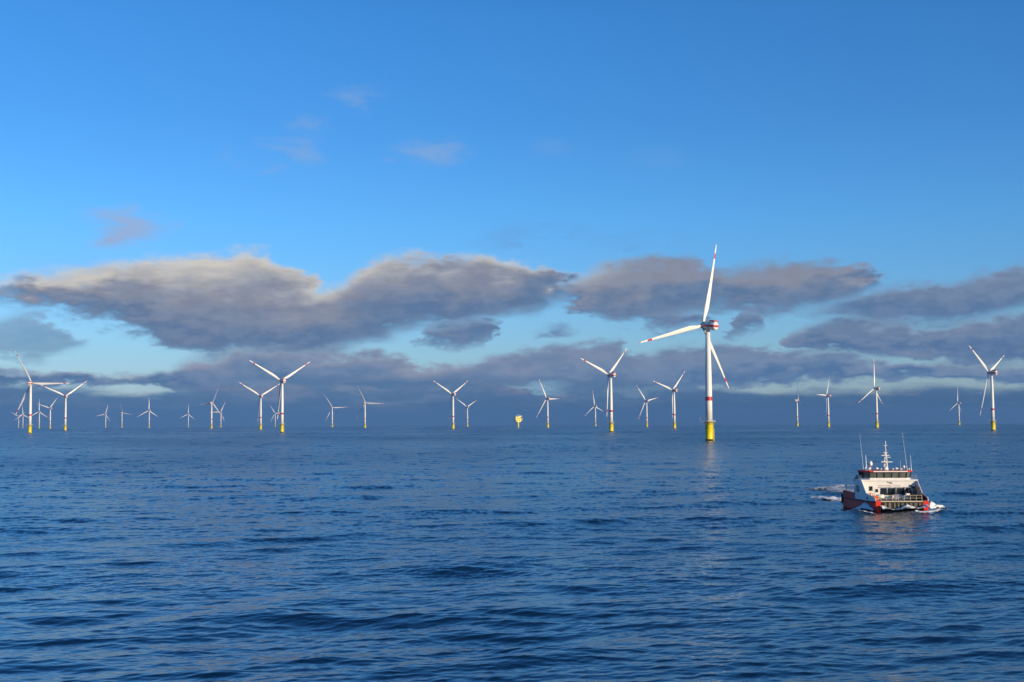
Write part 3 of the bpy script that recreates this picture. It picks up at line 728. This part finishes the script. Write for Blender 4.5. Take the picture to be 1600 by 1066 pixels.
# mast
def mast(bm):
    bm_lathe(bm, [(.55, 0), (.42, .5), (.30, .7)], 14, c=(0, Y(10.6), RZ))
    for a, b in (((-.34, 0), (-.10, 0)), ((.34, 0), (.10, 0))):
        bm_tube(bm, (a[0], Y(10.6), RZ + .3), (b[0], Y(10.6), RZ + 3.4), .10, .08, seg=8)
    bm_tube(bm, (0, Y(11.1), RZ + .3), (0, Y(10.7), RZ + 3.4), .10, .08, seg=8)
    for z in (.9, 1.5, 2.1, 2.7): bm_tube(bm, (-.3 + z * .06, Y(10.6), RZ + z), (.3 - z * .06, Y(10.6), RZ + z + .35), .05, seg=5)
    bm_tube(bm, (0, Y(10.6), RZ + 3.2), (0, Y(10.6), RZ + 5.5), .10, .055, seg=8)
    bm_box(bm, (0, Y(10.6), RZ + 3.4), (.9, .3, .08)); bm_box(bm, (0, Y(10.6), RZ + 1.35), (.7, .5, .1)); bm_box(bm, (0, Y(10.6), RZ + 4.75), (.75, .12, .07))
mo = item('mast', b_white, mast)
item('radar_bar', b_white, lambda bm: (bm_bevel_box(bm, (-.1, Y(10.2), RZ + 1.62), (2.1, .16, .17), .04), bm_tube(bm, (0, Y(10.2), RZ + 1.35), (0, Y(10.2), RZ + 1.6), .14, seg=10)), mo)
item('radar_bar', b_white, lambda bm: (bm_bevel_box(bm, (.1, Y(10.4), RZ + 2.85), (1.5, .14, .15), .04), bm_tube(bm, (0, Y(10.4), RZ + 2.6), (0, Y(10.4), RZ + 2.85), .12, seg=10)), mo)
item('radar_bar', b_white, lambda bm: bm_bevel_box(bm, (-.3, Y(10.4), RZ + 2.5), (1.2, .12, .12), .04), mo)
for z in (3.7, 4.85, 5.3): item('navigation_lamp', b_alu, lambda bm, z=z: bm_lathe(bm, [(.1, 0), (.14, .03), (.14, .25), (.1, .28)], 12, c=(0, Y(10.38) if z < 5 else Y(10.6), RZ + z)), mo)
def whip(x, s, z, dx, h, r):
    item('whip_antenna', b_ant, lambda bm: (bm_tube(bm, (x, Y(s), z), (x + dx * .15, Y(s), z + h * .15), r * 1.8, r * 1.3, seg=6), bm_tube(bm, (x + dx * .15, Y(s), z + h * .15), (x + dx, Y(s), z + h), r * 1.1, r * .5, seg=6)), rf)
whip(4.45, 9.6, RZ, .55, 7.0, .028); whip(3.95, 9.3, RZ, .12, 3.0, .09); whip(-3.75, 9.6, RZ, .75, 7.2, .028); whip(-4.4, 9.2, RZ, .1, 2.9, .05); whip(-2.9, 11, RZ, 0, 1.8, .03)
# foredeck gear
def rail(bm):
    xs = [3.7, 2.7, 1.6, .55, -.55, -1.6, -2.7, -3.7]
    for x in xs: bm_tube(bm, (x, Y(.25), 2.45), (x, Y(.25), 3.5), .042, seg=6)
    for a, b in ((3.7, .55), (-.55, -3.7)):
        for z in (2.95, 3.48): bm_tube(bm, (a, Y(.25), z), (b, Y(.25), z), .032, seg=6)
item('bow_rail', b_yel, rail)
item('deck_edge', b_yel, lambda bm: bm_bevel_box(bm, (0, Y(-.05), 2.36), (7.6, .35, .16), .03))
item('boarding_step', b_alu, lambda bm: [bm_box(bm, (0, Y(1.2 + .3 * k), 2.6 + .22 * (3 - k)), (1.5, .32, .06)) for k in range(4)] + [bm_box(bm, (sx, Y(1.65), 2.9), (.06, 1.4, .7)) for sx in (-.75, .75)])
item('life_raft', b_white, lambda bm: bm_tube(bm, (2.9, Y(6.6), 2.9), (1.5, Y(6.6), 2.9), .38, seg=16))
item('life_raft', b_white, lambda bm: bm_tube(bm, (-.5, Y(6.9), 2.9), (-1.9, Y(6.9), 2.9), .38, seg=16))
item('deck_locker', b_orange, lambda bm: bm_bevel_box(bm, (4.1, Y(2.6), 2.85), (.9, 1.5, .8), .06))
item('deck_crane', b_black, lambda bm: (bm_tube(bm, (-4.2, Y(5.0), 2.4), (-4.2, Y(5.0), 4.2), .24, seg=12), bm_bevel_box(bm, (-4.2, Y(5.0), 4.3), (.6, .6, .5), .06), bm_tube(bm, (-4.2, Y(5.0), 4.4), (-3.2, Y(6.6), 5.0), .16, .12, seg=8), bm_tube(bm, (-4.0, Y(5.3), 3.7), (-3.5, Y(6.0), 4.75), .08, seg=6)))
item('deck_crate', b_black, lambda bm: (bm_bevel_box(bm, (-3.3, Y(4.2), 2.85), (1.2, 1.3, .9), .05), bm_bevel_box(bm, (-4.3, Y(3.2), 2.8), (.9, 1.1, .75), .05)))
item('white_container', b_white, lambda bm: bm_bevel_box(bm, (-2.6, Y(5.6), 3.0), (.7, .8, 1.1), .06))
item('life_buoy', b_orange, lambda bm: [bm_tube(bm, (3.45 + .3 * math.cos(a), Y(8.2), 3.2 + .3 * math.sin(a)), (3.45 + .3 * math.cos(a + .42), Y(8.2), 3.2 + .3 * math.sin(a + .42)), .07, seg=6) for a in [k * .4189 for k in range(15)]])
# aft: exhaust trunks, rafts and cargo
item('exhaust_trunk', b_black, lambda bm: (bm_bevel_box(bm, (4.5, Y(14.0), 4.6), (1.0, 1.2, 3.3), .08), bm_tube(bm, (4.6, Y(14.0), 6.1), (4.6, Y(14.2), 6.6), .16, seg=10)))
item('exhaust_trunk', b_black, lambda bm: (bm_bevel_box(bm, (-4.5, Y(14.0), 4.6), (1.0, 1.2, 3.3), .08), bm_tube(bm, (-4.6, Y(14.0), 6.1), (-4.6, Y(14.2), 6.6), .16, seg=10)))
item('raft_canister', b_white, lambda bm: bm_tube(bm, (4.7, Y(14.9), 5.7), (4.7, Y(16.0), 5.7), .33, seg=14))
item('cargo_box', b_grey, lambda bm: (bm_bevel_box(bm, (2.6, Y(18), 3.0), (2.4, 4.5, 1.8), .08), bm_bevel_box(bm, (-2.4, Y(17.5), 2.9), (2.4, 3.2, 1.6), .08)))
item('stern_rail', b_alu, lambda bm: [bm_tube(bm, (x, Y(23.7), 2.1), (x, Y(23.7), 3.4), .04, seg=5) for x in (5, 3.3, 1.6, 0, -1.6, -3.3, -5)] + [bm_tube(bm, (5, Y(23.7), z), (-5, Y(23.7), z), .04, seg=5) for z in (2.8, 3.4)] + [bm_tube(bm, (sx, Y(14.5), 3.75), (sx, Y(23.7), 3.75), .035, seg=5) for sx in (-5.1, 5.1)] + [bm_tube(bm, (sx, Y(14.5 + k * 1.8), 3.2), (sx, Y(14.5 + k * 1.8), 3.75), .03, seg=5) for sx in (-5.1, 5.1) for k in range(6)])
item('deck_lamp', b_white, lambda bm: bm_lathe(bm, [(.05, 0), (.05, .9), (.2, .95), (.2, 1.2), (.05, 1.3)], 10, c=(5.0, Y(21.5), 3.25)))
for sd in (-1, 1):
    item('side_fender', b_black, lambda bm: [bm_tube(bm, (sd * 5.42, Y(s), .7), (sd * 5.42, Y(s), 2.5), .17, seg=10) for s in (23.6,)])
item('shade_bars', b_black, lambda bm: [bm_tube(bm, (x, Y(7.6 - k * .2), 2.4), (x, Y(7.6 - k * .2), 2.4 + h), .15, .10, seg=8) for k, (x, h) in enumerate([(-2.9, 1.5), (-3.3, 1.9), (-3.75, 1.75), (-4.15, 2.4), (-4.5, 2.7), (-4.8, 2.2)])] + [bm_box(bm, (-3.9, Y(7.2), 3.3), (2.2, .12, .12)), bm_box(bm, (-3.9, Y(7.2), 2.7), (2.2, .5, .5))])  # foredeck: black bars added to deepen the wing's shade on the house front

# ------------------------------------------------------------------ foam and wash round the boat
fm = bpy.data.materials.new('foam'); fm.use_nodes = True; nt = fm.node_tree; b = nt.nodes['Principled BSDF']
b.inputs['Base Color'].default_value = (.80, .83, .84, 1); b.inputs['Roughness'].default_value = .55
at = nt.nodes.new('ShaderNodeAttribute'); at.attribute_name = 'cover'
tc2 = nt.nodes.new('ShaderNodeTexCoord'); mp = nt.nodes.new('ShaderNodeMapping'); mp.inputs['Scale'].default_value = (1, .6, 1)
n1 = nt.nodes.new('ShaderNodeTexNoise'); n1.inputs['Scale'].default_value = 1.6; n1.inputs['Detail'].default_value = 8; n1.inputs['Roughness'].default_value = .7
nt.links.new(tc2.outputs['Object'], mp.inputs[0]); nt.links.new(mp.outputs[0], n1.inputs['Vector'])
b.inputs['Subsurface Weight'].default_value = 0.0
ad = nt.nodes.new('ShaderNodeMath'); ad.operation = 'ADD'; nt.links.new(at.outputs['Fac'], ad.inputs[0]); nt.links.new(n1.outputs['Fac'], ad.inputs[1])
mr = nt.nodes.new('ShaderNodeMapRange'); mr.interpolation_type = 'SMOOTHSTEP'; mr.inputs['From Min'].default_value = .92; mr.inputs['From Max'].default_value = 1.30
nt.links.new(ad.outputs[0], mr.inputs['Value']); nt.links.new(mr.outputs['Result'], b.inputs['Alpha'])
def np_noise(x, y, f, seed):
    rng = np.random.default_rng(seed); v = 0 * x
    for k in range(14):
        a = rng.uniform(0, 6.28); ff = f * rng.uniform(.5, 2.6)
        v += np.sin(ff * (x * math.cos(a) + y * math.sin(a)) + rng.uniform(0, 6.28)) / (ff / f) ** .7
    return v / 5
def sheet(name, P, nu, nv, height, cover, label, seed=1, rough=.07, thick=.04):
    """P(u, v) -> world x, y; height(u, v) -> metres above the sea; cover(u, v) -> how closed the foam is, 0..1"""
    u, v = np.meshgrid(np.linspace(0, 1, nu), np.linspace(0, 1, nv), indexing='ij')
    x, y = P(u, v); D, _, _ = sea(x, y)
    h = height(u, v); nz = np_noise(x, y, 3.0, seed)
    z = D[..., 2] + thick + h * (1 + .16 * nz) + rough * nz * (cover(u, v) > .02) * np.minimum(1, cover(u, v) * 2)
    co = np.stack([x + D[..., 0], y + D[..., 1], z], -1).reshape(-1, 3)
    idx = np.arange(nu * nv).reshape(nu, nv)
    q = np.stack([idx[:-1, :-1], idx[1:, :-1], idx[1:, 1:], idx[:-1, 1:]], -1).reshape(-1, 4)
    me = bpy.data.meshes.new(name); me.from_pydata(co.tolist(), [], q.tolist())
    me.polygons.foreach_set('use_smooth', np.ones(len(q), bool))
    a = me.attributes.new('cover', 'FLOAT', 'POINT'); a.data.foreach_set('value', cover(u, v).ravel().astype(np.float32))
    me.materials.append(fm)
    o = bpy.data.objects.new(name, me); COL.objects.link(o); o['kind'] = 'stuff'; o['label'] = label
    return o
bmw = boat.matrix_basis.copy()
cb, sbn = math.cos(math.pi - .022), math.sin(math.pi - .022)
def loc2w(lx, ly):
    lx = lx * 1.03
    return BOAT[0] + lx * cb - ly * sbn, BOAT[1] + lx * sbn + ly * cb
for sd, nm, lab in ((1, 'bow_wave', 'grey glassy bow wave along the shaded side of the workboat'), (-1, 'bow_wave', 'white bow wave bursting out at the sunlit bow of the workboat')):
    Ls = 15.0 if sd > 0 else 8.0; Wd = 2.6 if sd > 0 else 6.0
    def P(u, v, sd=sd, Ls=Ls, Wd=Wd):
        s = u * Ls - .35; w = .3 + Wd * np.sin(np.clip(u * 1.15, 0, 1) * 1.57)
        return loc2w(sd * ((4.85 if sd > 0 else 4.5) + .4 * np.clip(u * 2, 0, 1) + v * w), 12 - s - v * w * .1)
    def H(u, v, sd=sd):
        hh = (1.7 if sd > 0 else 2.0) * np.exp(-((u - (.36 if sd > 0 else .3)) / .30) ** 2) + (.55 if sd > 0 else .3) * np.exp(-((u - .78) / .2) ** 2)
        return hh * (np.clip(1 - v, 0, 1) ** .75 if sd > 0 else np.clip(1 - v, 0, 1) ** .6 * (.86 + .14 * np.cos(v * 14 + u * 5)))
    def Cv(u, v, sd=sd):
        e = np.clip(u / .06, 0, 1) * np.clip((1 - u) / .3, 0, 1) * np.clip((1 - v) / .18, 0, 1)
        return e * ((.50 + .55 * np.clip(v * 1.8 - .5, 0, 1)) if sd > 0 else .85)
    sheet(nm, P, 90, 40, H, Cv, lab, seed=3 + sd)
def P(u, v): return loc2w(-4.2 + 8.4 * v, 15.6 - u * 8.5)
def H(u, v): return (.75 * np.exp(-((u - .34) / .2) ** 2) * (.55 + .45 * np.cos(v * 12.5 + .5)) + .35) * np.clip(u / .08, 0, 1)
def Cv(u, v): return .84 * np.clip(u / .2, 0, 1) * np.clip((1 - u) / .2, 0, 1)
sheet('tunnel_foam', P, 70, 80, H, Cv, 'churned foam rolling between the two bows of the workboat', seed=9, rough=.10)
def ribbon(pts, w0, w1, cov, lab, seed, hh=.12):
    pts = np.array(pts, float); d = np.r_[0, np.cumsum(np.hypot(*np.diff(pts, axis=0).T))]; d /= d[-1]
    def P(u, v):
        x = np.interp(u, d, pts[:, 0]); y = np.interp(u, d, pts[:, 1])
        tx = np.interp(u + .02, d, pts[:, 0]) - np.interp(u - .02, d, pts[:, 0]); ty = np.interp(u + .02, d, pts[:, 1]) - np.interp(u - .02, d, pts[:, 1])
        l = np.hypot(tx, ty) + 1e-6; w = (w0 + (w1 - w0) * u) * (v - .5) * 2
        return x - ty / l * w, y + tx / l * w
    sheet('wake_foam', P, 160, 50, lambda u, v: hh * np.sin(v * math.pi) + 0 * u,
          lambda u, v: cov * np.clip(u / .1, 0, 1) * np.clip((1 - u) / .25, 0, 1) * np.clip(1 - np.abs(v - .5) * 2, 0, 1) ** .6, lab, seed=seed, rough=.1)
def gnd(u, v):
    fw = camo.matrix_world.to_3x3() @ Vector(((u - 800) / 2000, (533 - v) / 2000, -1)); t = -CAM_H / fw.z
    return fw.x * t, fw.y * t
ribbon([gnd(1330, 782), gnd(1318, 778.5), gnd(1300, 777.5), gnd(1285, 777), gnd(1262, 775)], 4.6, 3.0, 1.05, 'bright white foam band trailing beside the stern of the workboat', 21, .35)
ribbon([gnd(1330, 773), gnd(1305, 768), gnd(1285, 766.5), gnd(1266, 771)], 8.5, 6.0, .70, 'thin broken foam in the middle of the wake of the workboat', 22)
ribbon([gnd(1345, 757), gnd(1320, 758), gnd(1298, 761), gnd(1276, 766), gnd(1264, 772)], 7.0, 5.0, .74, 'far edge of the foamy wake curving away behind the workboat', 23)
ribbon([gnd(1376, 808), gnd(1360, 806.5), gnd(1340, 802.5), gnd(1322, 797)], .9, .7, .95, 'white foam line along the waterline of the shaded hull of the workboat', 27, .12)
ribbon([gnd(1425, 806), gnd(1440, 807), gnd(1462, 806.5), gnd(1484, 803)], 1.0, .8, .85, 'white foam line spreading from the sunlit bow of the workboat', 28, .15)
ribbon([gnd(1412, 826), gnd(1422, 826.5), gnd(1436, 827)], 1.0, .7, .8, 'small foam streak on the water in front of the workboat', 24, .1)

# wash round the feet of the nearer turbines
for k in (24, 21, 29, 12, 0):
    tx, ty = TURB[k][0], TURB[k][1]
    def P(u, v, tx=tx, ty=ty): return tx + (3.5 + 4.5 * v) * np.cos(u * 2 * np.pi), ty + (3.5 + 4.5 * v) * np.sin(u * 2 * np.pi) - 1.5 * v
    sheet('wash', P, 60, 14, lambda u, v: .35 * np.exp(-v * 3), lambda u, v: .62 * (1 - v) ** .8 * (.7 + .3 * np.sin(u * 12.566)), 'thin white wash round the foot of ' + ['the nearest turbine', 'the large turbine left of the nearest one', 'the big turbine at far right', 'the tallest turbine left of centre', 'the tall turbine at far left'][(24, 21, 29, 12, 0).index(k)], seed=40 + k, rough=.06)
# ------------------------------------------------------------------ haze over the sea
bm = bmesh.new(); bm_box(bm, (0, 0, 95), (41000, 41000, 250))
hz_m = bpy.data.materials.new('haze'); hz_m.use_nodes = True; nt = hz_m.node_tree
for n in list(nt.nodes): nt.nodes.remove(n)
pv = nt.nodes.new('ShaderNodeVolumePrincipled'); pv.inputs['Density'].default_value = 4.0e-5; pv.inputs['Color'].default_value = (.30, .58, 1.0, 1); pv.inputs['Anisotropy'].default_value = .2
ou = nt.nodes.new('ShaderNodeOutputMaterial'); nt.links.new(pv.outputs[0], ou.inputs['Volume'])
hb = build('haze', bm, [hz_m]); hb['kind'] = 'stuff'; hb['label'] = 'thin pale haze lying over the sea'
